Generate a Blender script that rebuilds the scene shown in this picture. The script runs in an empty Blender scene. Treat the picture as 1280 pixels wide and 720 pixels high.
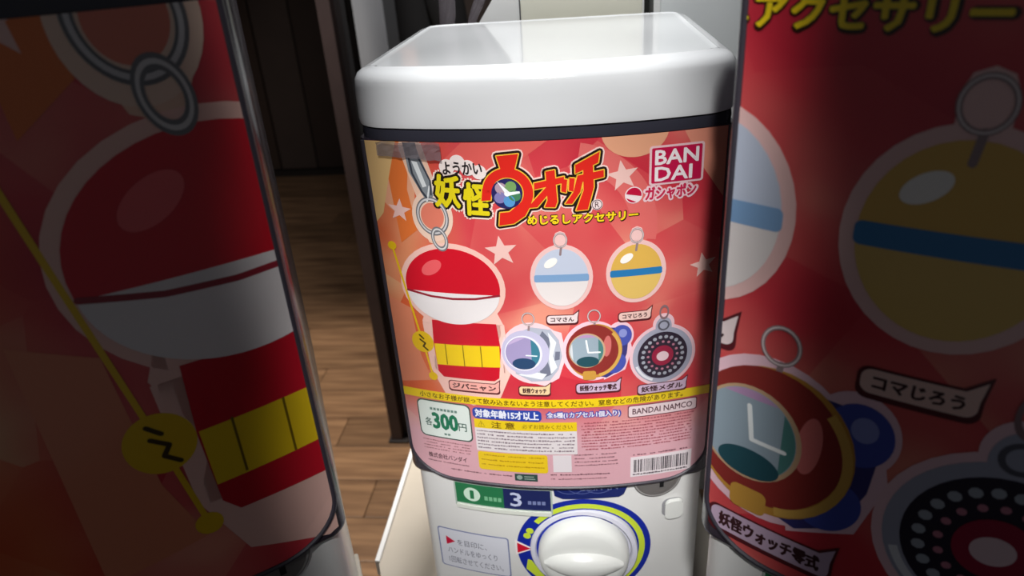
import bpy, bmesh, math, random
from mathutils import Vector, Matrix
random.seed(4)
SC = bpy.context.scene
COL = SC.collection
R = math.radians

# ---------------------------------------------------------------- camera
cd = bpy.data.cameras.new('camera')
cd.sensor_width = 36.0
cd.lens = 36.0 * 884.69 / 1280.0
cd.clip_start = 0.02
cd.dof.use_dof = True
cd.dof.focus_distance = 0.49
cd.dof.aperture_fstop = 9.0
cam = bpy.data.objects.new('camera', cd)
COL.objects.link(cam)
cam.matrix_world = Matrix((
    (0.99457881, 0.01918174, 0.10220107, 0.00369973),
    (0.08256309, 0.45183429, -0.88827311, -0.45066634),
    (-0.06321657, 0.89189564, 0.44780111, 0.4095939),
    (0, 0, 0, 1)))
SC.camera = cam

# ---------------------------------------------------------------- world, lights, exposure
w = bpy.data.worlds.new('world'); SC.world = w
w.use_nodes = True
w.node_tree.nodes['Background'].inputs[0].default_value = (0.80, 0.82, 0.88, 1)
w.node_tree.nodes['Background'].inputs[1].default_value = 0.07
SC.view_settings.view_transform = 'Standard'
SC.view_settings.look = 'None'
SC.view_settings.gamma = 1.0
SC.view_settings.exposure = 0.0


def spot(name, loc, target, power, angle, blend, radius, col=(1, 1, 1)):
    l = bpy.data.lights.new(name, 'SPOT')
    l.energy = power; l.spot_size = R(angle); l.spot_blend = blend
    l.shadow_soft_size = radius; l.color = col
    o = bpy.data.objects.new(name, l); COL.objects.link(o)
    o.location = loc
    o.rotation_euler = (Vector(target) - Vector(loc)).to_track_quat('-Z', 'Y').to_euler()
    return o


for az, pw_, an in ((0.262, 46, 13.2), (0.12, 38, 13.2), (-0.045, 52, 13.0)):
    spot('added_spot_front', (-0.034, -0.86, 1.0), (-0.025, 0.0, az), pw_, an, 0.35, 0.03, (1, 0.99, 0.975))  # added narrow beams, no fitting, to light the central machine alone
spot('added_spot_rear_units', (0.02, -0.45, 1.30), (0.0, 0.27, 0.42), 34, 22, 0.5, 0.06, (1, 1, 1))  # added fill from the front, brightens the white rear units
spot('added_spot_background', (-0.3, 0.6, 1.6), (-0.6, 2.2, 0.1), 120, 60, 0.7, 0.1, (1, 0.97, 0.92))  # added lamp to lift the dark background and the column
spot('added_spot_lid_top', (-0.02, 0.35, 1.75), (0.0, 0.22, 0.33), 85, 26, 0.5, 0.08, (1, 1, 1))  # added lamp overhead, only there to brighten the lid top
spot('added_spot_aisle', (-1.05, 0.8, 1.7), (-0.75, 0.85, -0.9), 300, 52, 0.6, 0.1, (1, 0.93, 0.82))  # added lamp that brightens the floor strip and the stand edge

# ---------------------------------------------------------------- helpers
MATS = {}


def lin(c):
    return tuple(((v / 255) / 12.92 if v / 255 <= 0.04045 else ((v / 255 + 0.055) / 1.055) ** 2.4) for v in c)


def mat(name, rgb, rough=0.5, metal=0.0, spec=0.5, noise=0.0, scale=20, coat=0.0, alpha=1.0, bump=0.0):
    if name in MATS:
        return MATS[name]
    m = bpy.data.materials.new(name); m.use_nodes = True
    nt = m.node_tree; b = nt.nodes['Principled BSDF']
    c = lin(rgb) + (1,)
    b.inputs['Base Color'].default_value = c
    b.inputs['Roughness'].default_value = rough
    b.inputs['Metallic'].default_value = metal
    b.inputs['Specular IOR Level'].default_value = spec
    b.inputs['Coat Weight'].default_value = coat
    b.inputs['Alpha'].default_value = alpha
    if noise or bump:
        tc = nt.nodes.new('ShaderNodeTexCoord'); n = nt.nodes.new('ShaderNodeTexNoise')
        n.inputs['Scale'].default_value = scale; n.inputs['Detail'].default_value = 4
        nt.links.new(tc.outputs['Object'], n.inputs['Vector'])
        if noise:
            r = nt.nodes.new('ShaderNodeMix'); r.data_type = 'RGBA'
            r.inputs['A'].default_value = tuple(v * (1 - noise) for v in c[:3]) + (1,)
            r.inputs['B'].default_value = tuple(min(1, v * (1 + noise)) for v in c[:3]) + (1,)
            nt.links.new(n.outputs['Fac'], r.inputs['Factor'])
            nt.links.new(r.outputs['Result'], b.inputs['Base Color'])
        if bump:
            bp = nt.nodes.new('ShaderNodeBump'); bp.inputs['Strength'].default_value = bump
            bp.inputs['Distance'].default_value = 0.002
            nt.links.new(n.outputs['Fac'], bp.inputs['Height'])
            nt.links.new(bp.outputs['Normal'], b.inputs['Normal'])
    MATS[name] = m
    return m


def pm(rgb):                       # printing ink
    return mat('ink_%d_%d_%d' % rgb, rgb, 0.32, spec=0.35)


def link(name, bm, m, parent=None, smooth=False):
    me = bpy.data.meshes.new(name)
    bm.normal_update(); bm.to_mesh(me); bm.free()
    if m: me.materials.append(m)
    if smooth:
        me.polygons.foreach_set('use_smooth', [True] * len(me.polygons))
        me.set_sharp_from_angle(angle=R(40))
    o = bpy.data.objects.new(name, me); COL.objects.link(o)
    if parent: o.parent = parent
    return o


def empty(name, loc, label, cat, group=None, rz=0):
    o = bpy.data.objects.new(name, None); COL.objects.link(o)
    o.location = loc; o.rotation_euler = (0, 0, rz); o.empty_display_size = 0.05
    o['label'] = label; o['category'] = cat
    if group: o['group'] = group
    return o


def tag(o, label, cat, group=None):
    o['label'] = label; o['category'] = cat
    if group: o['group'] = group
    return o


def struct(name, bm, m):
    o = link(name, bm, m); o['kind'] = 'structure'; return o


def box(bm, x0, x1, y0, y1, z0, z1, bev=0.0):
    r = bmesh.ops.create_cube(bm, size=1)
    vs = r['verts']
    bmesh.ops.scale(bm, vec=(x1 - x0, y1 - y0, z1 - z0), verts=vs)
    bmesh.ops.translate(bm, vec=((x0 + x1) / 2, (y0 + y1) / 2, (z0 + z1) / 2), verts=vs)
    if bev:
        es = list({e for v in vs for e in v.link_edges})
        bmesh.ops.bevel(bm, geom=es, offset=bev, segments=2, profile=0.6, affect='EDGES')
    return bm


def prism(bm, pts, z0, z1):
    lo = [bm.verts.new((x, y, z0)) for x, y in pts]
    hi = [bm.verts.new((x, y, z1)) for x, y in pts]
    n = len(pts)
    for i in range(n):
        bm.faces.new((lo[i], lo[(i + 1) % n], hi[(i + 1) % n], hi[i]))
    bm.faces.new(lo[::-1]); bm.faces.new(hi)
    return bm


def rings(bm, loops, cap0=True, cap1=True):
    vs = [[bm.verts.new(p) for p in lp] for lp in loops]
    n = len(vs[0])
    for a, b in zip(vs, vs[1:]):
        for i in range(n):
            bm.faces.new((a[i], a[(i + 1) % n], b[(i + 1) % n], b[i]))
    if cap0: bm.faces.new(vs[0][::-1])
    if cap1: bm.faces.new(vs[-1])
    return bm


def tube(bm, pts, rad, seg=10, closed=False):
    P = [Vector(p) for p in pts]; n = len(P); L = []
    for i in range(n):
        if closed: t = P[(i + 1) % n] - P[i - 1]
        else: t = P[min(i + 1, n - 1)] - P[max(i - 1, 0)]
        t.normalize()
        u = t.orthogonal().normalized() if i == 0 else (u - t * u.dot(t)).normalized()
        v = t.cross(u)
        L.append([P[i] + (u * math.cos(2 * math.pi * k / seg) + v * math.sin(2 * math.pi * k / seg)) * rad for k in range(seg)])
    if closed: L.append(L[0])
    return rings(bm, L, not closed, not closed)


# ---------------------------------------------------------------- bowed front of a capsule machine (local: x centred, front apex y=0)
KC = 1.356


def bow(x): return KC * x * x


# flat drawing in millimetres -> thin print on the bowed surface
class Draw:
    def __init__(s): s.bm = bmesh.new()

    def poly(s, pts):
        a = sum(pts[i][0] * pts[(i + 1) % len(pts)][1] - pts[(i + 1) % len(pts)][0] * pts[i][1] for i in range(len(pts)))
        if a < 0: pts = pts[::-1]
        vs = [s.bm.verts.new((x, z, 0)) for x, z in pts]
        s.bm.faces.new(vs); return s

    def rect(s, x0, z0, x1, z1): return s.poly([(x0, z0), (x1, z0), (x1, z1), (x0, z1)])

    def rrect(s, x0, z0, x1, z1, r, n=5):
        p = []
        for cx, cz, a in ((x1 - r, z1 - r, 0), (x0 + r, z1 - r, 90), (x0 + r, z0 + r, 180), (x1 - r, z0 + r, 270)):
            for k in range(n + 1):
                t = R(a + 90 * k / n); p.append((cx + r * math.cos(t), cz + r * math.sin(t)))
        return s.poly(p)

    def ell(s, cx, cz, rx, rz=None, rot=0, a0=0, a1=360, n=36):
        rz = rz or rx; c, q = math.cos(R(rot)), math.sin(R(rot)); p = []
        m = n if a1 - a0 >= 360 else n + 1
        for k in range(m):
            t = R(a0 + (a1 - a0) * k / n); x, z = rx * math.cos(t), rz * math.sin(t)
            p.append((cx + x * c - z * q, cz + x * q + z * c))
        return s.poly(p)

    def arc(s, cx, cz, r0, r1, a0=0, a1=360, n=40, rot=0, asp=1.0):
        c, q = math.cos(R(rot)), math.sin(R(rot))
        def pt(r, t):
            x, z = r * math.cos(t), r * math.sin(t) * asp
            return (cx + x * c - z * q, cz + x * q + z * c)
        for k in range(n):
            t, u = R(a0 + (a1 - a0) * k / n), R(a0 + (a1 - a0) * (k + 1) / n)
            s.poly([pt(r0, t), pt(r1, t), pt(r1, u), pt(r0, u)])
        return s

    def line(s, pts, w, caps=True):
        for (x0, z0), (x1, z1) in zip(pts, pts[1:]):
            d = math.hypot(x1 - x0, z1 - z0) or 1e-6
            nx, nz = -(z1 - z0) / d * w / 2, (x1 - x0) / d * w / 2
            s.poly([(x0 - nx, z0 - nz), (x1 - nx, z1 - nz), (x1 + nx, z1 + nz), (x0 + nx, z0 + nz)])
        if caps:
            for x, z in pts: s.ell(x, z, w / 2, n=8)
        return s

    def star(s, cx, cz, r, rot=0):
        p = [((r if k % 2 == 0 else r * .42) * math.cos(R(90 + rot + 36 * k)) + cx, (r if k % 2 == 0 else r * .42) * math.sin(R(90 + rot + 36 * k)) + cz) for k in range(10)]
        return s.poly(p)

    def fat(s, polys, w):                     # polygons grown by w (for outlines)
        for p in polys:
            s.poly(p)
            if w: s.line(p + [p[0]], 2 * w)
        return s

    def text(s, txt, x0, z0, x1, z1, bold=0.0, shear=0.0, rot=0.0, grow=0.0):
        if txt not in TXT:
            cu = bpy.data.curves.new('t', 'FONT'); cu.body = txt; cu.resolution_u = 2; cu.size = 1.0
            o = bpy.data.objects.new('t', cu); COL.objects.link(o)
            dg = bpy.context.evaluated_depsgraph_get(); dg.update()
            me = o.evaluated_get(dg).to_mesh()
            TXT[txt] = ([(v.co.x, v.co.y) for v in me.vertices], [tuple(p.vertices) for p in me.polygons])
            o.evaluated_get(dg).to_mesh_clear()
            bpy.data.objects.remove(o); bpy.data.curves.remove(cu)
        V, F = TXT[txt]
        if not V: return s
        xs = [v[0] for v in V]; zs = [v[1] for v in V]
        a0, a1, c0, c1 = min(xs), max(xs), min(zs), max(zs)
        sx, sz = (x1 - x0) / (a1 - a0), (z1 - z0) / (c1 - c0)
        m_ = bold * (z1 - z0) + grow
        steps = [(0, 0)] + ([(m_ * math.cos(R(a)), m_ * math.sin(R(a))) for a in range(0, 360, 45 if m_ < 1 else 30)] if m_ else [])
        if m_ > 1.2: steps += [(m_ * .55 * math.cos(R(a)), m_ * .55 * math.sin(R(a))) for a in range(0, 360, 60)]
        t = R(rot)
        for q_, (ox, oz) in enumerate(steps):
            vs = []
            for x, z in V:
                X, Z = (x - a0) * sx, (z - c0) * sz
                X += Z * shear
                vs.append(s.bm.verts.new((x0 + ox + X * math.cos(t) - Z * math.sin(t), z0 + oz + X * math.sin(t) + Z * math.cos(t), q_ * .0000006)))
            for f in F:
                try:
                    fc = s.bm.faces.new([vs[i] for i in f])
                    fc.normal_update()
                    if fc.normal.z < 0: fc.normal_flip()
                except ValueError: pass
        return s

    def place(s, name, m, parent, layer, T=None, clip=None, z_shift=0.0, depth=0.0, base=0.0, centre=0.0):
        """T=(scale, ax, az, bx, bz) enlarges the artwork; clip=(x0,z0,x1,z1) in mm; layer = tenths of a millimetre proud."""
        bm = s.bm
        if T:
            k, ax, az, bx, bz = T
            for v in bm.verts: v.co.x = (v.co.x - ax) * k + bx; v.co.y = (v.co.y - az) * k + bz
        if clip:
            x0, z0, x1, z1 = clip
            for co, no in (((x0, 0, 0), (-1, 0, 0)), ((x1, 0, 0), (1, 0, 0)), ((0, z0, 0), (0, -1, 0)), ((0, z1, 0), (0, 1, 0))):
                bmesh.ops.bisect_plane(bm, geom=bm.verts[:] + bm.edges[:] + bm.faces[:], plane_co=co, plane_no=no, clear_outer=True)
        if not bm.verts:
            bm.free(); return None
        xs = [v.co.x for v in bm.verts]; a, b = min(xs), max(xs)
        k = math.ceil(a / 6)
        while k * 6 < b:
            bmesh.ops.bisect_plane(bm, geom=bm.verts[:] + bm.edges[:] + bm.faces[:], plane_co=(k * 6, 0, 0), plane_no=(1, 0, 0)); k += 1
        if depth:
            r = bmesh.ops.extrude_face_region(bm, geom=bm.faces[:])
            for g in r['geom']:
                if isinstance(g, bmesh.types.BMVert): g.co.z = depth
        for v in bm.verts:
            x, z, h = v.co.x / 1000, v.co.y / 1000, v.co.z
            v.co = (x, bow(x) + base - layer * 0.00011 - (h / 1000 if depth else h), z)
        if depth: bmesh.ops.recalc_face_normals(bm, faces=bm.faces)
        return link(name, bm, m, parent)


TXT = {}


def O(x): return x + 23      # photograph-fitted drawing frame -> frame centred on the machine


# ---------------------------------------------------------------- materials
white_gloss = mat('white_gloss_plastic', (232, 234, 236), 0.12, spec=0.6, coat=0.3)
white_body = mat('white_body_plastic', (228, 228, 226), 0.3, spec=0.5, noise=0.02, scale=6)
white_knob = mat('white_knob_plastic', (236, 238, 234), 0.28, spec=0.5)
smoke = mat('smoked_case_plastic', (62, 54, 66), 0.22, spec=0.6, noise=0.15, scale=30)
rim_dark = mat('dark_rim_plastic', (58, 54, 64), 0.45, spec=0.6)
clear = bpy.data.materials.new('clear_sheet'); clear.use_nodes = True
nt = clear.node_tree; nt.nodes.clear()
out = nt.nodes.new('ShaderNodeOutputMaterial'); mx = nt.nodes.new('ShaderNodeMixShader')
tr = nt.nodes.new('ShaderNodeBsdfTransparent'); gl = nt.nodes.new('ShaderNodeBsdfGlossy')
gl.inputs['Roughness'].default_value = 0.12
lw = nt.nodes.new('ShaderNodeLayerWeight'); lw.inputs['Blend'].default_value = 0.5
pw_ = nt.nodes.new('ShaderNodeMath'); pw_.operation = 'POWER'; pw_.inputs[1].default_value = 5
ma_ = nt.nodes.new('ShaderNodeMath'); ma_.operation = 'MULTIPLY_ADD'; ma_.inputs[1].default_value = 0.6; ma_.inputs[2].default_value = 0.03
nt.links.new(lw.outputs['Facing'], pw_.inputs[0]); nt.links.new(pw_.outputs[0], ma_.inputs[0]); nt.links.new(ma_.outputs[0], mx.inputs[0]); nt.links.new(tr.outputs[0], mx.inputs[1]); nt.links.new(gl.outputs[0], mx.inputs[2])
nt.links.new(mx.outputs[0], out.inputs[0])
film = bpy.data.materials.new('crumpled_clear_film'); film.use_nodes = True
nt = film.node_tree; nt.nodes.clear()
out = nt.nodes.new('ShaderNodeOutputMaterial'); mx = nt.nodes.new('ShaderNodeMixShader')
tr = nt.nodes.new('ShaderNodeBsdfTransparent'); gl = nt.nodes.new('ShaderNodeBsdfPrincipled')
tr.inputs[0].default_value = (0.7, 0.68, 0.7, 1)
gl.inputs['Base Color'].default_value = (0.25, 0.22, 0.24, 1); gl.inputs['Roughness'].default_value = 0.15
mx.inputs[0].default_value = 0.45
nt.links.new(tr.outputs[0], mx.inputs[1]); nt.links.new(gl.outputs[0], mx.inputs[2]); nt.links.new(mx.outputs[0], out.inputs[0])


def poster_ground(name, z_fade, warm_x, seed):
    """facetted salmon / red / orange printed ground, pale pink towards the foot"""
    m = bpy.data.materials.new(name); m.use_nodes = True
    nt = m.node_tree; N = nt.nodes; L = nt.links; b = N['Principled BSDF']
    b.inputs['Roughness'].default_value = 0.32; b.inputs['Specular IOR Level'].default_value = 0.35
    tc = N.new('ShaderNodeTexCoord'); sx = N.new('ShaderNodeSeparateXYZ'); L.new(tc.outputs['Object'], sx.inputs[0])
    cb = N.new('ShaderNodeCombineXYZ'); L.new(sx.outputs[0], cb.inputs[0]); L.new(sx.outputs[2], cb.inputs[1]); cb.inputs[2].default_value = seed
    vo = N.new('ShaderNodeTexVoronoi'); vo.voronoi_dimensions = '2D'; vo.inputs['Scale'].default_value = 17
    L.new(cb.outputs[0], vo.inputs['Vector'])
    sp = N.new('ShaderNodeSeparateColor'); L.new(vo.outputs['Color'], sp.inputs[0])
    no = N.new('ShaderNodeTexNoise'); no.inputs['Scale'].default_value = 14; no.inputs['Detail'].default_value = 1.5; L.new(cb.outputs[0], no.inputs['Vector'])
    ad = N.new('ShaderNodeMath'); ad.operation = 'MULTIPLY_ADD'; L.new(sp.outputs[0], ad.inputs[0]); ad.inputs[1].default_value = 0.28
    L.new(no.outputs['Fac'], ad.inputs[2])
    r1 = N.new('ShaderNodeValToRGB'); L.new(ad.outputs[0], r1.inputs[0])
    e = r1.color_ramp.elements
    e[0].position = 0.36; e[0].color = lin((196, 44, 62)) + (1,)
    e[1].position = 0.86; e[1].color = lin((232, 150, 128)) + (1,)
    a = e.new(0.52); a.color = lin((208, 62, 72)) + (1,)
    a = e.new(0.68); a.color = lin((216, 94, 92)) + (1,)
    r2 = N.new('ShaderNodeValToRGB'); L.new(ad.outputs[0], r2.inputs[0])
    e = r2.color_ramp.elements
    e[0].position = 0.40; e[0].color = lin((214, 84, 44)) + (1,)
    e[1].position = 0.85; e[1].color = lin((226, 170, 128)) + (1,)
    a = e.new(0.6); a.color = lin((222, 112, 70)) + (1,)
    mr = N.new('ShaderNodeMapRange'); L.new(sx.outputs[0], mr.inputs[0])
    mr.inputs[1].default_value = warm_x + 0.035; mr.inputs[2].default_value = warm_x - 0.01
    m1 = N.new('ShaderNodeMix'); m1.data_type = 'RGBA'; L.new(mr.outputs[0], m1.inputs['Factor'])
    L.new(r1.outputs[0], m1.inputs['A']); L.new(r2.outputs[0], m1.inputs['B'])
    mz = N.new('ShaderNodeMapRange'); L.new(sx.outputs[2], mz.inputs[0])
    mz.inputs[1].default_value = z_fade[0]; mz.inputs[2].default_value = z_fade[1]
    m2 = N.new('ShaderNodeMix'); m2.data_type = 'RGBA'; L.new(mz.outputs[0], m2.inputs['Factor'])
    L.new(m1.outputs['Result'], m2.inputs['A']); m2.inputs['B'].default_value = lin((224, 174, 184)) + (1,)
    L.new(m2.outputs['Result'], b.inputs['Base Color'])
    return m


# ---------------------------------------------------------------- outline of the machine in plan
def plan(hw, r, yb, yo=0.0, nf=22, nc=7):
    p = []
    xf = hw - r
    for k in range(nf + 1):
        x = -xf + 2 * xf * k / nf; p.append((x, bow(x) + yo))
    yc = bow(xf) + yo; s = math.atan(2 * KC * xf)
    # corner as a smooth turn from the bow's slope to straight back
    cx, cy = xf - r * math.sin(s), yc + r * math.cos(s)
    dx = hw - (cx + r)
    for k in range(1, nc + 1):
        t = -math.pi / 2 + s + (math.pi / 2 - s) * k / nc
        p.append((cx + r * math.cos(t) + dx * k / nc, cy + r * math.sin(t)))
    rb = 0.026
    for k in range(6):
        t = R(90 * k / 5); p.append((hw - rb + rb * math.cos(t), yb - rb + rb * math.sin(t)))
    q = [(-x, y) for x, y in p[nf + 1:]][::-1]
    return p + q


def inset(pts, d):
    n = len(pts); o = []
    for i in range(n):
        a, b, c = Vector(pts[i - 1]), Vector(pts[i]), Vector(pts[(i + 1) % n])
        t = (c - a).normalized(); nrm = Vector((-t.y, t.x)); o.append((b.x + nrm.x * d, b.y + nrm.y * d))
    return o


# ---------------------------------------------------------------- capsule machine (without poster)
def machine_parts(root):
    # lid: domed edge, flat top with a raised line
    P = plan(0.1285, 0.024, 0.268, -0.003)
    lv = [(0.2965, 0.004), (0.298, 0.0008), (0.302, 0.0), (0.318, 0.0004), (0.3275, 0.0014), (0.3315, 0.0038), (0.334, 0.0075), (0.3348, 0.012), (0.3357, 0.0138), (0.3349, 0.0156), (0.3349, 0.018)]
    bm = bmesh.new()
    rings(bm, [[(x, y, z) for x, y in inset(P, d)] for z, d in lv])
    link('lid', bm, white_gloss, root, True)
    # dark gasket under the lid
    G = plan(0.125, 0.02, 0.27, 0.0)
    bm = bmesh.new()
    rings(bm, [[(x, y, z) for x, y in inset(G, d)] for z, d in ((0.2893, 0.0008), (0.2893, -0.0012), (0.2925, -0.0016), (0.2966, -0.0010))])
    link('gasket', bm, mat('black_gasket', (52, 52, 62), 0.22), root, True)
    # smoked case
    bm = bmesh.new()
    C_ = plan(0.127, 0.010, 0.268, 0.0)
    rings(bm, [[(x, y, z) for x, y in inset(C_, d)] for z, d in ((-0.006, 0.003), (-0.003, 0.0008), (0.0, 0.0), (0.2893, 0.0))])
    link('case', bm, smoke, root, True)
    # rear seam strip on the side of the case
    # white lower body, set back under the case
    bm = bmesh.new()
    B = plan(0.1225, 0.010, 0.262, 0.0045)
    rings(bm, [[(x, y, z) for x, y in inset(B, d)] for z, d in ((-0.26, 0.003), (-0.257, 0.0), (-0.0055, 0.0))])
    link('body', bm, white_body, root, True)
    base = 0.0045
    cz, cx = -80, O(-1.7)
    # dial surround: printed ring
    ring = Draw().ell(cx, cz, 59, n=72).place('dial_ring', pm((24, 44, 158)), root, 3, base=base)
    Draw().arc(cx, cz, 48.7, 53.8, 18 - 78, 142, 60).place('lime_band', pm((206, 226, 62)), ring, 5, base=base)
    Draw().poly([(cx - 50, cz - 13), (cx - 52, cz - 25), (cx - 37, cz - 41), (cx - 34.5, cz - 34)]).poly([(cx - 50, cz - 13), (cx - 34.5, cz - 34), (cx - 40, cz - 27), (cx - 46.5, cz - 14)]).place('lime_wedge', pm((206, 226, 62)), ring, 5, base=base)
    Draw().ell(cx - 46.5, cz + 21.5, 3.4, n=20).ell(cx - 49.2, cz + 15.5, 3.4, n=20).place('lime_dot', pm((206, 226, 62)), ring, 5, base=base)
    Draw().poly([(cx - 60.5, cz + 9.5), (cx - 60.5, cz - 8.5), (cx - 43.5, cz + .5)]).place('arrow_edge', pm((250, 240, 240)), ring, 6, base=base)
    Draw().poly([(cx - 58.8, cz + 6.5), (cx - 58.8, cz - 5.8), (cx - 46.8, cz + .4)]).place('arrow_mark', pm((214, 24, 52)), ring, 7.5, base=base)
    # bezel and knob (turned about the y axis)
    def lathe(prof, n=56):
        bm = bmesh.new()
        y0 = bow(cx / 1000) + base
        L = [[((cx + r * math.cos(2 * math.pi * k / n)) / 1000, y0 - h / 1000, (cz + r * math.sin(2 * math.pi * k / n)) / 1000) for k in range(n)] for r, h in prof]
        rings(bm, L, False, True); bmesh.ops.recalc_face_normals(bm, faces=bm.faces); return bm
    link('bezel', lathe([(47.2, -4), (47.2, 1.2), (46.4, 2.2), (43, 2.6), (41.6, 1.0), (41.2, -2), (2, -2)]), mat('lilac_white_bezel', (218, 218, 232), 0.3), root, True)
    knob = link('knob', lathe([(39.6, 0), (39.8, 6), (38.5, 11), (36, 13.5), (31, 15), (22, 15.8), (10, 16), (1, 16)]), white_knob, root, True)
    bm = bmesh.new()                          # lens-shaped grip across the knob
    y0 = bow(cx / 1000) + base
    L = []
    for k in range(15):
        t = -1 + 2 * k / 14; x = t * 34; hgt = 14.5 * math.sqrt(max(0.02, 1 - abs(t) ** 2.2)); pr = 25 - 8 * abs(t) ** 2
        L.append([((cx + x) / 1000, y0 - h / 1000, (cz + z) / 1000) for z, h in ((hgt, 12), (hgt * .72, pr - 3), (hgt * .35, pr), (-hgt * .35, pr), (-hgt * .72, pr - 3), (-hgt, 12))])
    rings(bm, L); bmesh.ops.recalc_face_normals(bm, faces=bm.faces)
    link('grip', bm, white_knob, knob, True)
    # coin-in plate
    cp = Draw().poly([(O(-27), 2), (O(40), 2), (O(33), -17), (O(29), -19.5), (O(-18), -19.5), (O(-25), -16)]).place('coin_plate', mat('navy_coin_plate', (28, 40, 104), 0.3), root, 0, base=base, depth=1.6)
    d = Draw()
    for k in (-18, -8, 6): d.arc(O(6 + k), 2, 15.5, 16.1, 190, 350, 20)
    d.place('plate_line', pm((92, 104, 160)), cp, 16.5, base=base)
    Draw().text('COIN', O(-4), -10.5, O(15), -4, bold=.02).text('IN', O(19.5), -10.5, O(28), -4, bold=.02).place('coin_lettering', pm((128, 138, 178)), cp, 17.5, base=base)
    # round metal coin slot
    s = Draw().ell(O(61), -3, 20.5, n=40).place('coin_slot', mat('brushed_metal', (150, 146, 144), 0.35, metal=0.6, spec=0.5), root, 0, base=base, depth=2.2)
    Draw().rect(O(63), -14, O(66.5), 6).place('slot_opening', mat('slot_black', (14, 14, 16), 0.5), s, 22.5, base=base)
    Draw().arc(O(61), -3, 18.6, 19.6, 180, 360, 30).place('slot_rim', mat('pale_metal', (206, 204, 202), 0.25, metal=0.5), s, 22.5, base=base)
    # coin return button; a flat grey patch behind it paints the notch shadow
    rb = Draw().rrect(O(66), -50, O(84), -30, 6).place('return_notch_shade', mat('grey_notch_shade', (150, 150, 154), 0.5), root, 2, base=base)
    Draw().rrect(O(68.5), -50, O(84), -31, 5).place('return_button', white_knob, root, 3, base=base, depth=4)
    # price window: green and navy cards under a clear strip
    pl = Draw().rrect(O(-113), -39, O(-27), -10, 3).place('price_holder', mat('grey_green_holder', (176, 190, 180), 0.2), root, 0, base=base, depth=1.2)
    Draw().rect(O(-111.5), -33.5, O(-69), -11).place('green_card', pm((40, 118, 74)), pl, 12, base=base)
    Draw().rect(O(-69), -33.5, O(-28.5), -11).place('navy_card', pm((34, 42, 92)), pl, 12, base=base)
    Draw().ell(O(-97), -22.5, 7.4, 7.6).place('number_disc', pm((206, 232, 212)), pl, 13.2, base=base)
    Draw().text('1', O(-98.5), -27, O(-95.5), -18, bold=.03).place('card_number', pm((40, 118, 74)), pl, 14.4, base=base)
    Draw().text('3', O(-63), -30, O(-53.5), -15, bold=.02).place('card_number', pm((196, 204, 232)), pl, 13.2, base=base)
    d = Draw()
    for x in range(-86, -71, 4): d.rect(O(x), -27, O(x + 3), -22.5)
    d.place('card_marks', pm((120, 186, 142)), pl, 13.2, base=base)
    d = Draw()
    for x in range(-48, -34, 4): d.rect(O(x), -27, O(x + 3), -23)
    d.place('card_marks', pm((120, 130, 176)), pl, 13.2, base=base)
    bm = Draw().rrect(O(-112), -38.6, O(-28), -34.6, 1.5)
    bm.place('holder_lip', mat('pale_lip', (222, 226, 216), 0.15), pl, 12, base=base, depth=1.5)
    # instruction sticker
    st = Draw().rrect(O(-135), -119, O(-68), -70, 3).place('instruction_sticker', pm((128, 136, 176)), root, 1.5, base=base)
    Draw().rrect(O(-133.8), -117.8, O(-69.2), -71.2, 2.4).place('sticker_face', pm((224, 226, 236)), st, 2.8, base=base)
    Draw().poly([(O(-127.5), -80), (O(-127.5), -90.5), (O(-119), -85.2)]).place('arrow_mark', pm((206, 20, 62)), st, 4, base=base)
    ink = pm((112, 114, 130))
    Draw().text('を目印に、', O(-117), -89, O(-89), -81.5).text('ハンドルをゆっくり', O(-127), -100.5, O(-80), -93).text('1回転させてください。', O(-127), -112.5, O(-75), -104.5).place('sticker_lettering', ink, st, 4, base=base)
    # capsule outlet flap low on the body (below the frame)
    d = Draw().rrect(O(-75), -245, O(58), -160, 14).place('outlet_frame', mat('blue_outlet_frame', (40, 60, 150), 0.35), root, 0, base=base, depth=3)
    Draw().rrect(O(-66), -236, O(49), -172, 10).place('outlet_flap', mat('clear_flap', (170, 176, 190), 0.15), root, 32, base=base, depth=2)
    # feet
    for sx in (-1, 1):
        for yy in (0.04, 0.24):
            bm = bmesh.new(); bmesh.ops.create_cone(bm, cap_ends=True, segments=16, radius1=0.012, radius2=0.014, depth=0.006)
            bmesh.ops.translate(bm, vec=(sx * 0.1, yy, -0.2625), verts=bm.verts)
            link('foot', bm, mat('rubber', (30, 30, 32), 0.7), root)


# ---------------------------------------------------------------- printed poster
FULL = (-122.5, -2.8, 122.5, 288.6)


def poster_sheet(root, mground, r=36):
    x0, z0, x1, z1 = FULL
    d = Draw(); p = [(x0, z1), (x1, z1)]
    for k in range(11):
        t = R(0 - 90 * k / 10); p.append((x1 - r + r * math.cos(t), z0 + r * .8 + r * .8 * math.sin(t)))
    for k in range(11):
        t = R(270 - 90 * k / 10); p.append((x0 + r + r * math.cos(t), z0 + r * .8 + r * .8 * math.sin(t)))
    # pale border strip beneath
    d.poly(p)
    return d.place('poster', mground, root, 3)


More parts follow.
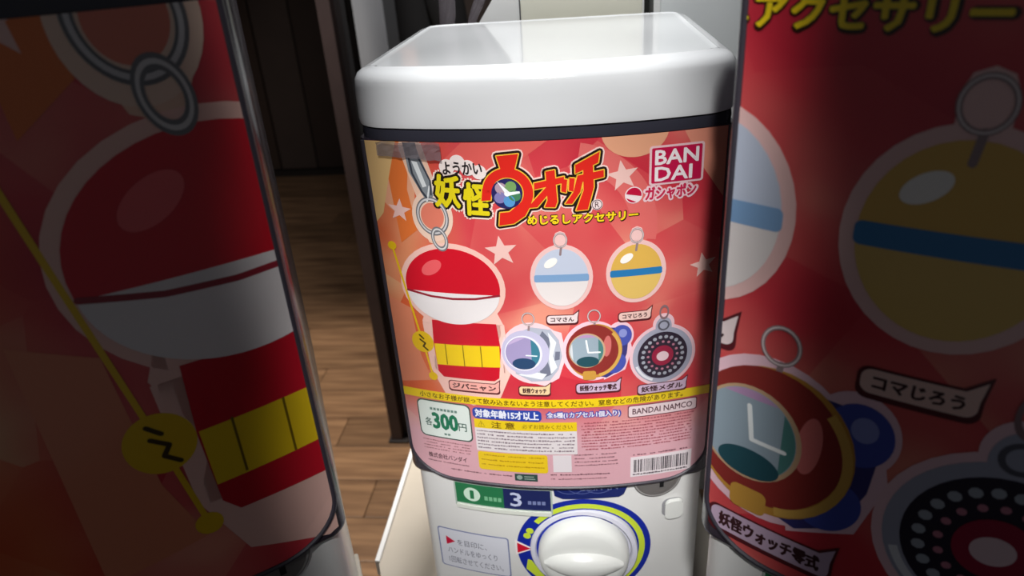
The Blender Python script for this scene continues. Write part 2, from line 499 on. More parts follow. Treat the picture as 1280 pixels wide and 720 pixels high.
def art(po, T=None, parts=None, clip=FULL):
    """the artwork; T enlarges a portion of it for the neighbouring posters"""
    def P(d, name, rgb, layer): return d.place(name, pm(rgb), po, layer + 3, T=T, clip=clip)
    want = lambda k: parts is None or k in parts
    if want('ground'):
        P(Draw().ell(O(38), 292, 22, 18), 'peach_disc', (230, 166, 132), 1)
        P(Draw().ell(O(-128), 262, 15, 26, rot=12), 'peach_disc', (230, 166, 132), 1)
        P(Draw().poly([(O(-146), 289), (O(-122), 289), (O(-131), 262), (O(-139), 236), (O(-146), 228)]), 'cream_facet', (224, 186, 128), 1.6)
        P(Draw().poly([(O(-122), 289), (O(-112), 289), (O(-118), 255), (O(-114), 225), (O(-128), 214), (O(-131), 262)]), 'orange_facet', (226, 118, 56), 1.6)
        P(Draw().poly([(O(-75), 289), (O(-18), 289), (O(-40), 274), (O(-70), 268), (O(-92), 274)]), 'coral_facet', (222, 96, 90), 1.3)
        P(Draw().poly([(O(-146), 168), (O(-128), 160), (O(-125), 118), (O(-118), 96), (O(-146), 90)]), 'salmon_facet', (226, 138, 104), 1.6)
        P(Draw().arc(O(-8), 225, 44, 62, -10, 80, 24), 'coral_arc', (222, 108, 104), 1.2)
        P(Draw().poly([(O(70), 289), (O(99), 289), (O(99), 240), (O(84), 262)]), 'peach_facet', (228, 148, 124), 1.3)
    if want('stars'):
        for sx_, sz_, sr_, so_ in ((30, 262, 11, 8), (-126, 239, 9, -8), (-54, 211, 12, 6), (88, 190, 10, 10)):
            P(Draw().star(O(sx_), sz_, sr_, so_), 'pale_star', (238, 196, 188), 2.2)
    if want('yokai'):
        for nm, rgb, g, ly in (('title_halo', (246, 226, 214), 2.9, 3), ('title_outline', (34, 26, 20), 1.7, 4.4), ('title_fill', (226, 208, 30), 0.0, 6)):
            d = Draw()
            d.text('妖', O(-97.5), 244, O(-80.5), 266.5, bold=.036, grow=g, rot=-3)
            d.text('怪', O(-77.5), 238.5, O(-60.5), 261, bold=.036, grow=g, rot=-3)
            P(d, nm, rgb, ly)
        P(Draw().ell(O(-87), 272, 5.4).ell(O(-79.5), 275, 5.4).ell(O(-72.5), 271.5, 5.4).ell(O(-65), 268.5, 5.0), 'ruby_halo', (240, 226, 222), 5.2)
        P(Draw().text('ようかい', O(-90), 267, O(-63), 275.5, bold=.03), 'ruby_lettering', (40, 34, 36), 7)
    if want('watchword'):
        cx, cz = O(-46.5), 254
        ringp = []
        for k in range(34):
            pass
        def glyph(d, g):
            # arch of the round letter, open at the lower left, tail at the foot
            d.arc(cx, cz, 10.8 - g, 17.2 + g, -62, 178, 34)
            d.fat([[(cx - 3.4, cz + 15), (cx + 5.2, cz + 15), (cx + 8.6, cz + 26.6), (cx - 6.0, cz + 25.4)]], g)
            d.fat([[(cx + 5.2, cz - 9.6), (cx + 15.6, cz - 8.2), (cx + 11, cz - 16.5), (cx + 3, cz - 22), (cx - 7.4, cz - 23.6), (cx - 6.2, cz - 14.2), (cx + 0.4, cz - 13.6)]], g)
            d.fat([[(cx - 17.2, cz + 3), (cx - 10.8, cz + 2), (cx - 12, cz - 5.2), (cx - 18.5, cz - 5.6)]], g)
        def occhi(d, g):
            # small o
            d.fat([[(O(-28.5), 256), (O(-8.5), 260), (O(-8.5), 264.2), (O(-28.5), 260.4)]], g)
            d.fat([[(O(-20.5), 268), (O(-14.5), 269), (O(-13.4), 247), (O(-15), 243), (O(-22), 243.4), (O(-20), 248)]], g)
            d.fat([[(O(-20), 258), (O(-15.4), 257), (O(-27), 243.5), (O(-34), 243)]], g)
            # small tsu
            d.fat([[(O(-10), 262.5), (O(-6.4), 262), (O(-7.4), 253), (O(-10.6), 254)]], g)
            d.fat([[(O(-5), 263), (O(-1.4), 262.6), (O(-2.6), 253.6), (O(-5.6), 254.4)]], g)
            d.fat([[(O(0.2), 263.6), (O(4.4), 263.2), (O(2), 253), (O(-3.6), 245), (O(-8.2), 245.2), (O(-2.6), 253)]], g)
            # chi
            d.fat([[(O(-1), 271.6), (O(15), 279.6), (O(14), 272.4), (O(-1), 265.8)]], g)
            d.fat([[(O(0.4), 259.4), (O(17.6), 262.4), (O(17.6), 267.2), (O(0.4), 264.4)]], g)
            d.fat([[(O(4.2), 274), (O(10.4), 276), (O(11), 256), (O(6.8), 240.4), (O(-1), 240), (O(4.2), 254)]], g)
        for nm, rgb, g, ly in (('title_halo', (246, 214, 206), 3.3, 2.6), ('title_outline', (34, 22, 20), 2.3, 4), ('title_edge', (240, 190, 60), 0.7, 5.4), ('title_fill', (218, 40, 30), -.0, 6.8)):
            d = Draw(); glyph(d, g); occhi(d, g); P(d, nm, rgb, ly)
        P(Draw().ell(cx - .6, cz - .6, 10.6, n=40), 'title_dial', (40, 38, 92), 7.6)
        for a, rgb in ((60, (118, 160, 96)), (135, (176, 150, 166)), (210, (128, 122, 176)), (285, (84, 150, 204)), (345, (70, 128, 90))):
            P(Draw().ell(cx - .6 + 5.4 * math.cos(R(a)), cz - .6 + 5.4 * math.sin(R(a)), 4.2, 3.9, rot=a, n=20), 'dial_petal', rgb, 8.6)
        P(Draw().poly([(cx - 7, cz + 8.6), (cx - 2, cz + .4), (cx + 1, cz - .6), (cx + .4, cz + 1.6)]).poly([(cx, cz - 2), (cx + 8.4, cz - .2), (cx + 8, cz + 1.2), (cx, cz + .6)]).ell(cx - .4, cz - .4, 2, n=12), 'dial_hand', (240, 244, 246), 9.6)
        P(Draw().ell(O(13), 243.4, 3.9, n=20), 'registered_disc', (232, 214, 212), 5)
        P(Draw().arc(O(13), 243.4, 3.0, 3.5, n=20).text('R', O(11.6), 241.4, O(14.6), 245.6), 'registered_mark', (90, 66, 70), 6)
    if want('subtitle'):
        P(Draw().text('めじるしアクセサリー', O(-34.5), 230.6, O(41), 237.6, bold=.11), 'subtitle_outline', (58, 30, 18), 4)
        P(Draw().text('めじるしアクセサリー', O(-34), 231, O(40.5), 237.4, bold=.045), 'subtitle_lettering', (244, 214, 36), 5.4)
    if want('maker'):
        P(Draw().rrect(O(47.5), 253.4, O(84), 280.2, 2), 'maker_edge', (238, 200, 204), 3)
        P(Draw().rrect(O(49), 254.8, O(82.5), 278.8, 1), 'maker_plate', (196, 24, 74), 4.2)
        P(Draw().text('BAN', O(51.5), 267.6, O(80), 277, bold=.04).text('DAI', O(51.5), 256.4, O(76), 265.6, bold=.04), 'maker_lettering', (248, 238, 240), 5.4)
        P(Draw().ell(O(37.5), 248, 5.9, 5.9), 'capsule_emblem', (238, 222, 224), 3)
        P(Draw().ell(O(37.5), 248, 5.2, 5.2, a0=0, a1=180, rot=-12).ell(O(37.5), 248, 5.2, 5.2, a0=200, a1=290), 'emblem_red', (190, 22, 62), 4.2)
        P(Draw().text('ガシャポン', O(45), 243, O(80), 253, bold=.14), 'emblem_outline', (240, 206, 212), 3)
        P(Draw().text('ガシャポン', O(45.5), 243.4, O(79.5), 252.6, bold=.04), 'emblem_lettering', (200, 36, 78), 4.2)
    if want('clasp'):
        P(Draw().line([(O(-112), 286), (O(-106), 262), (O(-101), 244), (O(-100), 222)], 17), 'soft_halo', (236, 196, 172), 2.6)
        P(Draw().ell(O(-101.5), 236, 15, 19), 'soft_halo', (238, 206, 186), 2.7)
        P(Draw().ell(O(-101.5), 236, 8.5, 10), 'halo_centre', (224, 126, 104), 3.4)
        P(Draw().poly([(O(-117), 288), (O(-108), 288), (O(-106), 280), (O(-99.5), 262), (O(-99), 251), (O(-104), 246), (O(-108), 254), (O(-115), 268)]), 'clasp_body', (134, 140, 146), 4.2)
        P(Draw().poly([(O(-117), 288.4), (O(-107.6), 288.4), (O(-106.5), 280), (O(-115.5), 279)]), 'clasp_cap', (46, 50, 58), 5.4)
        P(Draw().poly([(O(-112), 276), (O(-108), 275), (O(-103), 258), (O(-106), 257)]).line([(O(-101), 258), (O(-104), 247)], 1.2), 'clasp_shine', (220, 224, 226), 5.6)
        P(Draw().line([(O(-113.5), 277), (O(-112.5), 267), (O(-107), 254), (O(-104), 250)], 1.5).line([(O(-106.5), 278), (O(-100), 262), (O(-100.5), 252)], 1.2), 'clasp_shade', (60, 64, 74), 6)
        P(Draw().arc(O(-101.5), 236, 9.2, 11.9, n=44, asp=1.22, rot=10), 'split_ring', (112, 112, 116), 5)
        P(Draw().arc(O(-101.5), 236, 9.9, 11.0, n=44, asp=1.22, rot=10), 'ring_shine', (206, 204, 206), 6)
        P(Draw().arc(O(-98), 219, 3.6, 6.0, n=30, asp=1.6, rot=12), 'chain_link', (120, 120, 124), 6.4)
        P(Draw().arc(O(-98), 219, 4.4, 5.2, n=30, asp=1.6, rot=12), 'link_shine', (214, 212, 212), 7.4)
    if want('charm'):
        # plain round capsule charm above a yellow-banded red barrel
        P(Draw().ell(O(-93), 181, 40, 35).line([(O(-88), 150), (O(-86), 108)], 64), 'charm_halo', (242, 196, 184), 3.2)
        P(Draw().poly([(O(-112), 152), (O(-62), 152), (O(-60), 130), (O(-63), 104), (O(-67), 101), (O(-108), 101), (O(-112), 106), (O(-113), 130)]), 'charm_barrel', (198, 26, 44), 4.8)
        P(Draw().poly([(O(-112.4), 131), (O(-61), 133), (O(-61.4), 114), (O(-112), 112)]), 'barrel_band', (236, 200, 32), 5.8)
        d = Draw()
        for x in (-104, -90, -76): d.rect(O(x), 113, O(x + .7), 132)
        P(d, 'band_seam', (120, 96, 20), 6.8)
        P(Draw().ell(O(-93), 181, 36, 31, n=48), 'capsule_top', (206, 24, 42), 6)
        P(Draw().ell(O(-93), 177, 35.4, 27, a0=182, a1=358, n=30), 'capsule_bottom', (234, 228, 228), 7)
        P(Draw().line([(O(-128), 176), (O(-110), 172.5), (O(-93), 171.5), (O(-76), 172.5), (O(-58), 176)], 1.8), 'capsule_seam', (150, 40, 54), 8)
        P(Draw().ell(O(-107), 196, 9, 5, rot=35), 'capsule_shine', (232, 96, 100), 7.2)
    if want('thread'):
        P(Draw().line([(O(-136), 211), (O(-122), 131), (O(-117), 100)], 1.6).ell(O(-136), 211, 3.4, n=16).ell(O(-117), 100, 3.8, n=16).ell(O(-122), 131, 9, 9.5), 'gold_thread', (232, 190, 30), 4)
        P(Draw().line([(O(-124), 137), (O(-121), 134)], 1.4).line([(O(-124), 133), (O(-120), 130), (O(-122), 127), (O(-118.6), 124)], 1.4), 'pendant_mark', (70, 52, 18), 5.2)
    def tag_(x0, z0, x1, z1, txt, rgb, edge=(90, 34, 40)):
        P(Draw().rrect(x0 - .8, z0 - 1.6, x1 + .8, z1 + .6, 2.6).poly([(x1 - 4, z1), (x1 + 1.6, z1 + 4.6), (x1 + .8, z1 - 2)]), 'caption_edge', edge, 4.4)
        P(Draw().rrect(x0, z0, x1, z1, 2.4).poly([(x1 - 3.6, z1 - .6), (x1 + .8, z1 + 3), (x1, z1 - 2.2)]), 'caption_tag', rgb, 5.4)
        P(Draw().text(txt, x0 + 2.6, z0 + 1.5, x1 - 2.6, z1 - 1.5, bold=.045), 'caption_lettering', (66, 36, 40), 6.4)
    def small_ring(x, z, r=5):
        P(Draw().arc(x, z, r - 1.1, r, n=24, asp=1.15).line([(x + .5, z - r), (x - .3, z - r - 6)], 1.6), 'hook_ring', (150, 128, 130), 6)
        P(Draw().arc(x, z, r - .7, r - .3, n=24, asp=1.15), 'hook_shine', (228, 214, 214), 7)
    def capsule(x, z, r, top, bot, band, halo=(238, 196, 192)):
        P(Draw().ell(x, z, r + 3.2, r * 1.18 + 3.2).line([(x, z + r), (x, z + r + 12)], 9), 'charm_halo', halo, 3.2)
        P(Draw().ell(x, z, r, r * 1.18), 'capsule_top', top, 5)
        P(Draw().ell(x, z, r, r * 1.18, a0=180, a1=360, n=24), 'capsule_bottom', bot, 6)
        P(Draw().rrect(x - r * 1.02, z - r * .16, x + r * 1.02, z + r * .14, 1.5), 'capsule_band', band, 7)
        P(Draw().ell(x - r * .38, z + r * .62, r * .28, r * .16, rot=35), 'capsule_shine', (250, 246, 240), 7.4)
        small_ring(x, z + r * 1.18 + 6.5)
    if want('pale_charm'):
        capsule(O(-12.5), 190, 19, (196, 204, 222), (232, 224, 222), (128, 164, 204))
        tag_(O(-24), 153.2, O(-2), 159.6, 'コマさん', (232, 214, 214))
    if want('tan_charm'):
        capsule(O(40), 191, 18, (222, 178, 84), (226, 190, 104), (44, 122, 180))
        tag_(O(28), 152.6, O(51), 159, 'コマじろう', (238, 200, 190))
    if want('caption'):
        tag_(O(-104), 90, O(-64), 98, 'ジバニャン', (240, 172, 162))
    if want('silver_watch'):
        x, z = O(-36), 127
        P(Draw().ell(x, z, 24.5, 27).poly([(x - 10, z - 24), (x + 8, z - 29), (x + 19, z - 22), (x + 25, z - 2), (x + 22, z + 18), (x, z + 26)]), 'watch_halo', (240, 206, 212), 3.2)
        P(Draw().poly([(x - 14, z - 18), (x - 2, z - 25), (x + 12, z - 24), (x + 19, z - 14), (x + 22, z - 2), (x + 20, z + 12), (x + 14, z + 21), (x, z + 23), (x - 12, z + 18)]), 'watch_case', (176, 180, 194), 4.4)
        P(Draw().poly([(x + 8, z + 20), (x + 14, z + 12), (x + 10, z - 4), (x + 14, z - 18), (x + 6, z - 22), (x + 3, z - 6), (x + 4, z + 12)]).poly([(x + 17, z + 2), (x + 20.5, z + 2), (x + 20, z - 5), (x + 16, z - 6)]), 'watch_shade', (112, 116, 134), 5.2)
        P(Draw().poly([(x + 12, z + 19), (x + 18, z + 10), (x + 15, z - 2), (x + 18, z - 12), (x + 13, z - 18), (x + 12, z - 4), (x + 13.5, z + 8)]).poly([(x - 12, z - 19), (x + 6, z - 23), (x + 10, z - 18), (x - 4, z - 15)]), 'watch_shine', (226, 230, 236), 5.8)
        P(Draw().ell(x - 5.5, z + 1, 18, 19.5), 'watch_ring', (190, 186, 212), 6.4)
        P(Draw().ell(x - 7, z + .5, 14.2, 15.5), 'watch_ring', (226, 224, 236), 7.4)
        P(Draw().ell(x - 7.5, z + .5, 13, 14.2), 'watch_face', (158, 146, 186), 8.4)
        P(Draw().ell(x - 7.5, z + .5, 13, 14.2, a0=-60, a1=60, n=24), 'face_teal', (62, 122, 142), 9.2)
        P(Draw().ell(x - 7.5, z + .5, 12.6, 13.8, a0=80, a1=150, n=20), 'face_lilac', (188, 168, 204), 9.2)
        P(Draw().ell(x - 7, z - 8.5, 8.8, 5), 'face_foot', (44, 70, 104), 10)
        P(Draw().line([(x - 5, z - 1), (x + 3, z - 1.5)], 1), 'watch_hand', (226, 236, 240), 11)
        small_ring(x - 2, z + 30)
        tag_(O(-48), 90, O(-24.5), 97.4, '妖怪ウォッチ', (240, 206, 160))
    if want('red_watch'):
        x, z = O(9), 128
        P(Draw().ell(x, z, 23, 26).ell(x + 20, z + 12, 10, 12).poly([(x + 8, z - 26), (x + 24, z - 18), (x + 29, z), (x + 26, z + 14), (x, z + 24)]), 'watch_halo', (240, 200, 212), 3.2)
        P(Draw().poly([(x, z - 21), (x + 10, z - 24), (x + 20, z - 18), (x + 25, z - 4), (x + 26, z + 8), (x + 18, z + 19), (x + 6, z + 20)]), 'watch_back', (62, 58, 122), 4.4)
        P(Draw().ell(x + 21, z + 12, 7.6, 9).ell(x + 17, z - 12, 7, 9, rot=-30), 'watch_bulge', (72, 84, 172), 5)
        P(Draw().ell(x + 22, z + 14, 3, 3.6), 'bulge_shine', (140, 148, 208), 5.8)
        P(Draw().ell(x + 1, z, 20.5, 23.5, rot=-8), 'watch_gold', (196, 142, 62), 6)
        P(Draw().ell(x - .5, z + 1, 19.6, 22, rot=-8), 'watch_case', (140, 50, 46), 7)
        P(Draw().ell(x + 10.5, z + 4, 3, 9, rot=-4), 'case_shine', (206, 112, 108), 7.6)
        P(Draw().arc(x + 1, z, 17.8, 20.2, -80, 45, 22, asp=1.12), 'gold_trim', (214, 168, 84), 7.8)
        P(Draw().rrect(x - 8, z - 25, x + 2, z - 17, 2), 'gold_lug', (198, 148, 66), 7.8)
        P(Draw().ell(x - 4.5, z + 1, 13.6, 15), 'watch_ring', (196, 162, 128), 8.2)
        P(Draw().ell(x - 4.8, z + 1, 12.6, 14), 'watch_face', (150, 166, 178), 9)
        P(Draw().ell(x - 4.8, z + 1, 12.4, 13.8, a0=-45, a1=45, n=20), 'face_green', (78, 126, 122), 9.8)
        P(Draw().ell(x - 4.8, z + 1, 12.4, 13.8, a0=55, a1=125, n=20), 'face_lilac', (182, 146, 184), 9.8)
        P(Draw().ell(x - 4.8, z + 1, 12.2, 13.6, a0=150, a1=215, n=20), 'face_pale', (206, 210, 214), 9.8)
        P(Draw().ell(x - 4, z - 8.5, 8.4, 4.6), 'face_foot', (40, 78, 88), 10.6)
        P(Draw().line([(x - 5, z + 10), (x - 3.6, z - .4), (x + 5, z - .6)], 1.3), 'watch_hand', (240, 244, 244), 11.4)
        small_ring(x + 1, z + 30)
        tag_(O(-4), 91.4, O(29), 99.4, '妖怪ウォッチ零式', (206, 180, 204))
    if want('medal'):
        x, z = O(61), 119
        P(Draw().ell(x, z, 25, 27).ell(x, z + 27, 8, 9), 'medal_halo', (240, 200, 208), 3.2)
        P(Draw().ell(x, z + 25, 6, 8).ell(x, z, 22.6, 24.4, n=40), 'medal_rim', (168, 170, 188), 4.4)
        P(Draw().ell(x, z, 18.8, 20.4, n=40), 'medal_dark', (46, 38, 54), 5.4)
        d = Draw()
        for k in range(22):
            a = k * 360 / 22; d.ell(x + 15 * math.cos(R(a)), z + 16.2 * math.sin(R(a)), 1.5, n=8)
        P(d, 'medal_bead', (170, 176, 186), 6.4)
        d = Draw()
        for k in range(16):
            a = k * 22.5; d.ell(x + 11 * math.cos(R(a)), z + 12 * math.sin(R(a)), 1.1, n=8)
        P(d, 'medal_bead', (196, 128, 146), 6.4)
        P(Draw().ell(x, z, 8.2, 8.8), 'medal_centre', (158, 34, 66), 7.2)
        P(Draw().ell(x, z - .5, 4.6, 4.2), 'medal_gem', (236, 206, 212), 8.2)
        P(Draw().arc(x, z, 19.6, 21.6, 200, 250, 16, asp=1.08), 'rim_shine', (228, 230, 236), 6)
        P(Draw().arc(x, z + 26, 3, 4.4, n=20), 'medal_loop', (92, 92, 104), 6)
        P(Draw().arc(x, z + 37, 2.4, 3.6, n=20, asp=1.7), 'hook_ring', (140, 112, 116), 6)
        tag_(O(43), 86, O(80), 94, '妖怪メダル', (206, 180, 204))
    if want('strip'):
        P(Draw().rect(-122.4, 77.2, 122.4, 85.2), 'warning_strip', (238, 206, 34), 4.4)
        P(Draw().text('小さなお子様が誤って飲み込まないよう注意してください。窒息などの危険があります。', O(-131), 78.6, O(78), 83.8, bold=.012), 'strip_lettering', (86, 62, 18), 5.6)
    if want('small'):
        P(Draw().rrect(O(-135), 38.4, O(-89.4), 76, 5), 'price_edge', (56, 84, 74), 4)
        P(Draw().rrect(O(-134), 39.6, O(-90.4), 74.8, 4.4), 'price_card', (228, 238, 232), 5.2)
        P(Draw().text('300', O(-122.5), 48.2, O(-101.5), 63.5, bold=.05), 'price_number', (30, 120, 86), 6.4)
        P(Draw().text('各', O(-129.5), 50, O(-123.6), 58, bold=.012).text('円', O(-100.6), 48.8, O(-94), 56.6, bold=.012), 'price_lettering', (58, 96, 84), 6.4)
        d = Draw()
        for x in range(-124, -101, 3): d.rect(O(x), 66.4, O(x + 2.2), 68.8)
        for x in range(-114, -108, 3): d.rect(O(x), 42.2, O(x + 2.2), 44.2)
        P(d, 'price_note', (110, 140, 130), 6.4)
        P(Draw().rrect(O(-87.6), 64, O(-32), 74.6, 3.6), 'age_plate', (48, 74, 168), 4.4)
        P(Draw().text('対象年齢15才以上', O(-85.4), 65.6, O(-34.4), 73.2, bold=.04), 'age_lettering', (236, 238, 250), 5.6)
        P(Draw().text('全6種(1カプセル1個入り)', O(-28), 66.8, O(29.5), 73.6, bold=.12), 'count_outline', (74, 84, 176), 4.4)
        P(Draw().text('全6種(1カプセル1個入り)', O(-27.6), 67, O(29), 73.2, bold=.02), 'count_lettering', (244, 240, 248), 5.6)
        P(Draw().rect(O(-87), 54.6, O(-4.6), 63.4), 'caution_header', (240, 208, 36), 4.4)
        P(Draw().text('⚠', O(-84), 56, O(-78.4), 61.8).text('注 意', O(-73), 55.8, O(-54), 62, bold=.02).text('必ずお読みください', O(-48), 56.8, O(-8), 61.2), 'caution_lettering', (120, 92, 24), 5.6)
        P(Draw().rect(O(-87), 31.4, O(-4.6), 54.6), 'caution_panel', (234, 226, 228), 4.4)
        P(Draw().rrect(O(-86.6), 11.6, O(-29), 30.6, 2.4), 'notice_panel', (240, 204, 40), 4.4)
        rnd = random.Random(7)
        def lines(x0, x1, zs, h, bold_p=.1):
            d = Draw()
            for z in zs:
                x = x0
                while x < x1 - 2:
                    wd = rnd.uniform(.7, 2.4)
                    if rnd.random() < .9: d.rect(x, z + rnd.uniform(0, .25) * h, min(x + wd, x1), z + h * rnd.uniform(.65, 1))
                    x += wd + rnd.uniform(.25, .7)
            return d
        def fine(d, name, rgb):
            o = P(d, name, rgb, 5.6)
            if o: o['kind'] = 'stuff'
        fine(lines(O(-85.6), O(-6), (51, 47.6, 44.2, 40.8, 37.4, 34, ), 1.7), 'fine_print', (140, 122, 132))
        fine(lines(O(-84), O(-31), (26.6, 21.6, 16.6), 1.6), 'fine_print', (188, 150, 30))
        fine(lines(O(-1), O(88), [61.5 - 2.9 * k for k in range(10)], 1.5), 'fine_print', (176, 96, 106))
        fine(lines(O(-134), O(-91), (34.2, 31.2, 28.2, 25.2), 1.3), 'fine_print', (166, 118, 122))
        fine(lines(O(-132), O(-94), (12.2,), 1.4), 'fine_print', (140, 104, 110))
        fine(lines(O(-112), O(-58), (6.4,), 1.4), 'fine_print', (134, 100, 106))
        fine(lines(O(-7), O(29), (30, 26.4, 22.8, 19.2), 1.4), 'fine_print', (150, 110, 116))
        fine(lines(O(-27), O(22), (9.6,), 1.6), 'fine_print', (120, 84, 92))
        fine(lines(O(-27), O(22), (5.2,), 1.4), 'fine_print', (150, 110, 116))
        P(Draw().text('株式会社バンダイ', O(-131), 16, O(-97), 21.4, bold=.012), 'company_lettering', (110, 78, 84), 5.6)
        P(Draw().rect(O(-24.6), 13, O(-9.6), 30.6), 'blank_patch', (232, 224, 228), 4.4)
        P(Draw().rect(O(-57), 2.6, O(-38), 10), 'recycle_plate', (54, 80, 74), 5)
        P(Draw().ell(O(-53), 6.3, 2.4, n=14).rect(O(-49), 4.4, O(-40), 5.4).rect(O(-49), 6.8, O(-41), 7.8), 'recycle_mark', (150, 170, 160), 6)
        P(Draw().rect(O(38), 4, O(88), 24.6), 'barcode_patch', (238, 228, 232), 4.4)
        d = Draw(); x = 40.5
        while x < 85:
            wd = rnd.choice((.35, .5, .8, 1.1)); d.rect(O(x), 8.6, O(x + wd), 21.6); x += wd + rnd.choice((.4, .6, .9))
        P(d, 'barcode_bars', (66, 58, 66), 5.6)
        fine(lines(O(40), O(86), (5.4,), 1.8), 'barcode_digits', (96, 84, 92))
        fine(lines(O(40), O(86), (26,), 1.6), 'fine_print', (130, 84, 94))
        P(Draw().rrect(O(35.2), 64.2, O(90), 76, 2), 'company_edge', (120, 50, 62), 4.4)
        P(Draw().rrect(O(36), 65, O(89.2), 75.2, 1.6), 'company_plate', (238, 218, 222), 5.4)
        P(Draw().text('BANDAI NAMCO', O(39), 67.4, O(86), 72.8, bold=.02), 'company_lettering', (96, 60, 70), 6.4)


def cover(root):
    x0, z0, x1, z1 = FULL
    d = Draw().rect(x0 - 1, 30, x1 + 1, z1).poly([(x0 - 1, 30), (x0 + 34, -4), (x1 - 34, -4), (x1 + 1, 30)])
    d.place('clear_cover', clear, root, 22)


def rim(root):
    # raised dark plastic lip that follows the poster's sides and rounded foot
    x0, z0, x1, z1 = FULL; r = 37
    p = [(x0 - 1.2, z1)]
    for k in range(11):
        t = R(180 + 90 * k / 10); p.append((x0 - 1.2 + r + r * math.cos(t), z0 - 1.2 + r * .8 + r * .8 * math.sin(t)))
    for k in range(11):
        t = R(270 + 90 * k / 10); p.append((x1 + 1.2 - r + r * math.cos(t), z0 - 1.2 + r * .8 + r * .8 * math.sin(t)))
    p.append((x1 + 1.2, z1))
    q = []
    for a, b in zip(p, p[1:]):
        n = max(1, int(abs(b[0] - a[0]) / 8))
        q += [(a[0] + (b[0] - a[0]) * k / n, a[1] + (b[1] - a[1]) * k / n) for k in range(n)]
    q.append(p[-1])
    bm = bmesh.new()
    tube(bm, [(x / 1000, bow(x / 1000) - 0.0003, z / 1000) for x, z in q], 0.0016, 8)
    link('case_rim', bm, rim_dark, root, True)
    return p


# ================================================================ SETTING
FLZ = -0.90
wood = bpy.data.materials.new('brown_wood_floor'); wood.use_nodes = True
nt = wood.node_tree; b = nt.nodes['Principled BSDF']
tc = nt.nodes.new('ShaderNodeTexCoord'); mp = nt.nodes.new('ShaderNodeMapping'); mp.inputs['Scale'].default_value = (2.2, 26, 8)
oi = nt.nodes.new('ShaderNodeObjectInfo'); no = nt.nodes.new('ShaderNodeTexNoise'); no.inputs['Scale'].default_value = 1.6; no.inputs['Detail'].default_value = 5
nt.links.new(tc.outputs['Object'], mp.inputs[0]); nt.links.new(mp.outputs[0], no.inputs['Vector'])
rr = nt.nodes.new('ShaderNodeValToRGB'); nt.links.new(no.outputs['Fac'], rr.inputs[0])
rr.color_ramp.elements[0].position = 0.3; rr.color_ramp.elements[0].color = lin((92, 66, 48)) + (1,)
rr.color_ramp.elements[1].position = 0.72; rr.color_ramp.elements[1].color = lin((148, 114, 84)) + (1,)
hs = nt.nodes.new('ShaderNodeHueSaturation'); ma = nt.nodes.new('ShaderNodeMath'); ma.operation = 'MULTIPLY_ADD'
ma.inputs[1].default_value = 0.45; ma.inputs[2].default_value = 0.78
nt.links.new(oi.outputs['Random'], ma.inputs[0]); nt.links.new(ma.outputs[0], hs.inputs['Value'])
nt.links.new(rr.outputs[0], hs.inputs['Color']); nt.links.new(hs.outputs[0], b.inputs['Base Color'])
b.inputs['Roughness'].default_value = 0.42

bm = bmesh.new(); box(bm, -3, 3, -2, 4.2, FLZ - 0.06, FLZ - 0.012)
floor = struct('floor', bm, mat('floor_joint', (40, 30, 24), 0.8))
pw = 0.14
pmesh = {}
for r_ in range(30):
    y = -0.4 + r_ * pw
    x = -3 + (r_ * 0.37) % 0.9 - 0.9
    while x < 1.6:
        if 'p' not in pmesh:
            bm = bmesh.new(); box(bm, 0.001, 0.899, 0.001, pw - 0.001, -0.012, 0, 0.0012)
            o = link('floor_board', bm, wood, floor); pmesh['p'] = o.data
        else:
            o = bpy.data.objects.new('floor_board', pmesh['p']); COL.objects.link(o); o.parent = floor
        o.location = (x, y, FLZ); x += 0.9

bm = bmesh.new(); box(bm, -3, 3, 4.0, 4.1, FLZ, 2.2)
wall_back = struct('wall_back', bm, mat('dark_wall', (46, 38, 36), 0.7, noise=0.2, scale=3))
tones = [(58, 44, 38), (40, 32, 30), (74, 60, 54), (30, 26, 26), (64, 48, 40)]
for k in range(24):
    bm = bmesh.new(); box(bm, -2.98 + k * 0.25, -2.98 + k * 0.25 + 0.235, 3.97, 4.0, FLZ, 2.2, 0.003)
    c = tones[(k * 3) % 5]
    o = link('wall_panel', bm, mat('panel_%d' % ((k * 3) % 5), c, 0.6, noise=0.25, scale=5), wall_back)
bm = bmesh.new(); box(bm, -3.1, -3.0, -2, 4.1, FLZ, 2.2)
struct('wall_left', bm, mat('dark_wall', (46, 38, 36)))
bm = bmesh.new(); box(bm, 3.0, 3.1, -2, 4.1, FLZ, 2.2)
struct('wall_right', bm, mat('dark_wall', (46, 38, 36)))
bm = bmesh.new(); box(bm, -3.0, -2.98, -2, 4.0, FLZ, FLZ + 0.1)
struct('baseboard_left', bm, mat('dark_skirting', (34, 28, 26), 0.6))

# ================================================================ DISPLAY STAND under the central machine
st = empty('display_stand', (-0.07, 0.3, FLZ), 'low beige-topped white display stand under the central capsule machine', 'stand')
poly = [(-0.252, 0.95), (-0.252, 0.150), (-0.192, -0.004), (0.100, -0.004), (0.150, 0.14), (0.150, 0.95)]
def loc(p): return [(x + 0.07, y - 0.3) for x, y in p]
bm = bmesh.new(); prism(bm, loc(poly), 0.616, 0.6335); link('stand_top', bm, mat('beige_laminate', (206, 196, 182), 0.35, noise=0.05, scale=30), st)
bm = bmesh.new(); prism(bm, loc([(x * .96, y * .985 + 0.004) for x, y in poly]), 0.06, 0.616); link('stand_body', bm, mat('stand_white', (216, 214, 210), 0.45), st)
bm = bmesh.new(); prism(bm, loc([(x * .9, y * .96 + 0.01) for x, y in poly]), 0.0, 0.06); link('plinth', bm, mat('dark_skirting', (34, 28, 26)), st)
bm = bmesh.new(); box(bm, -0.2575 + 0.07, -0.2515 + 0.07, 0.152 - 0.3, 0.95 - 0.3, 0.612, 0.637, 0.001)
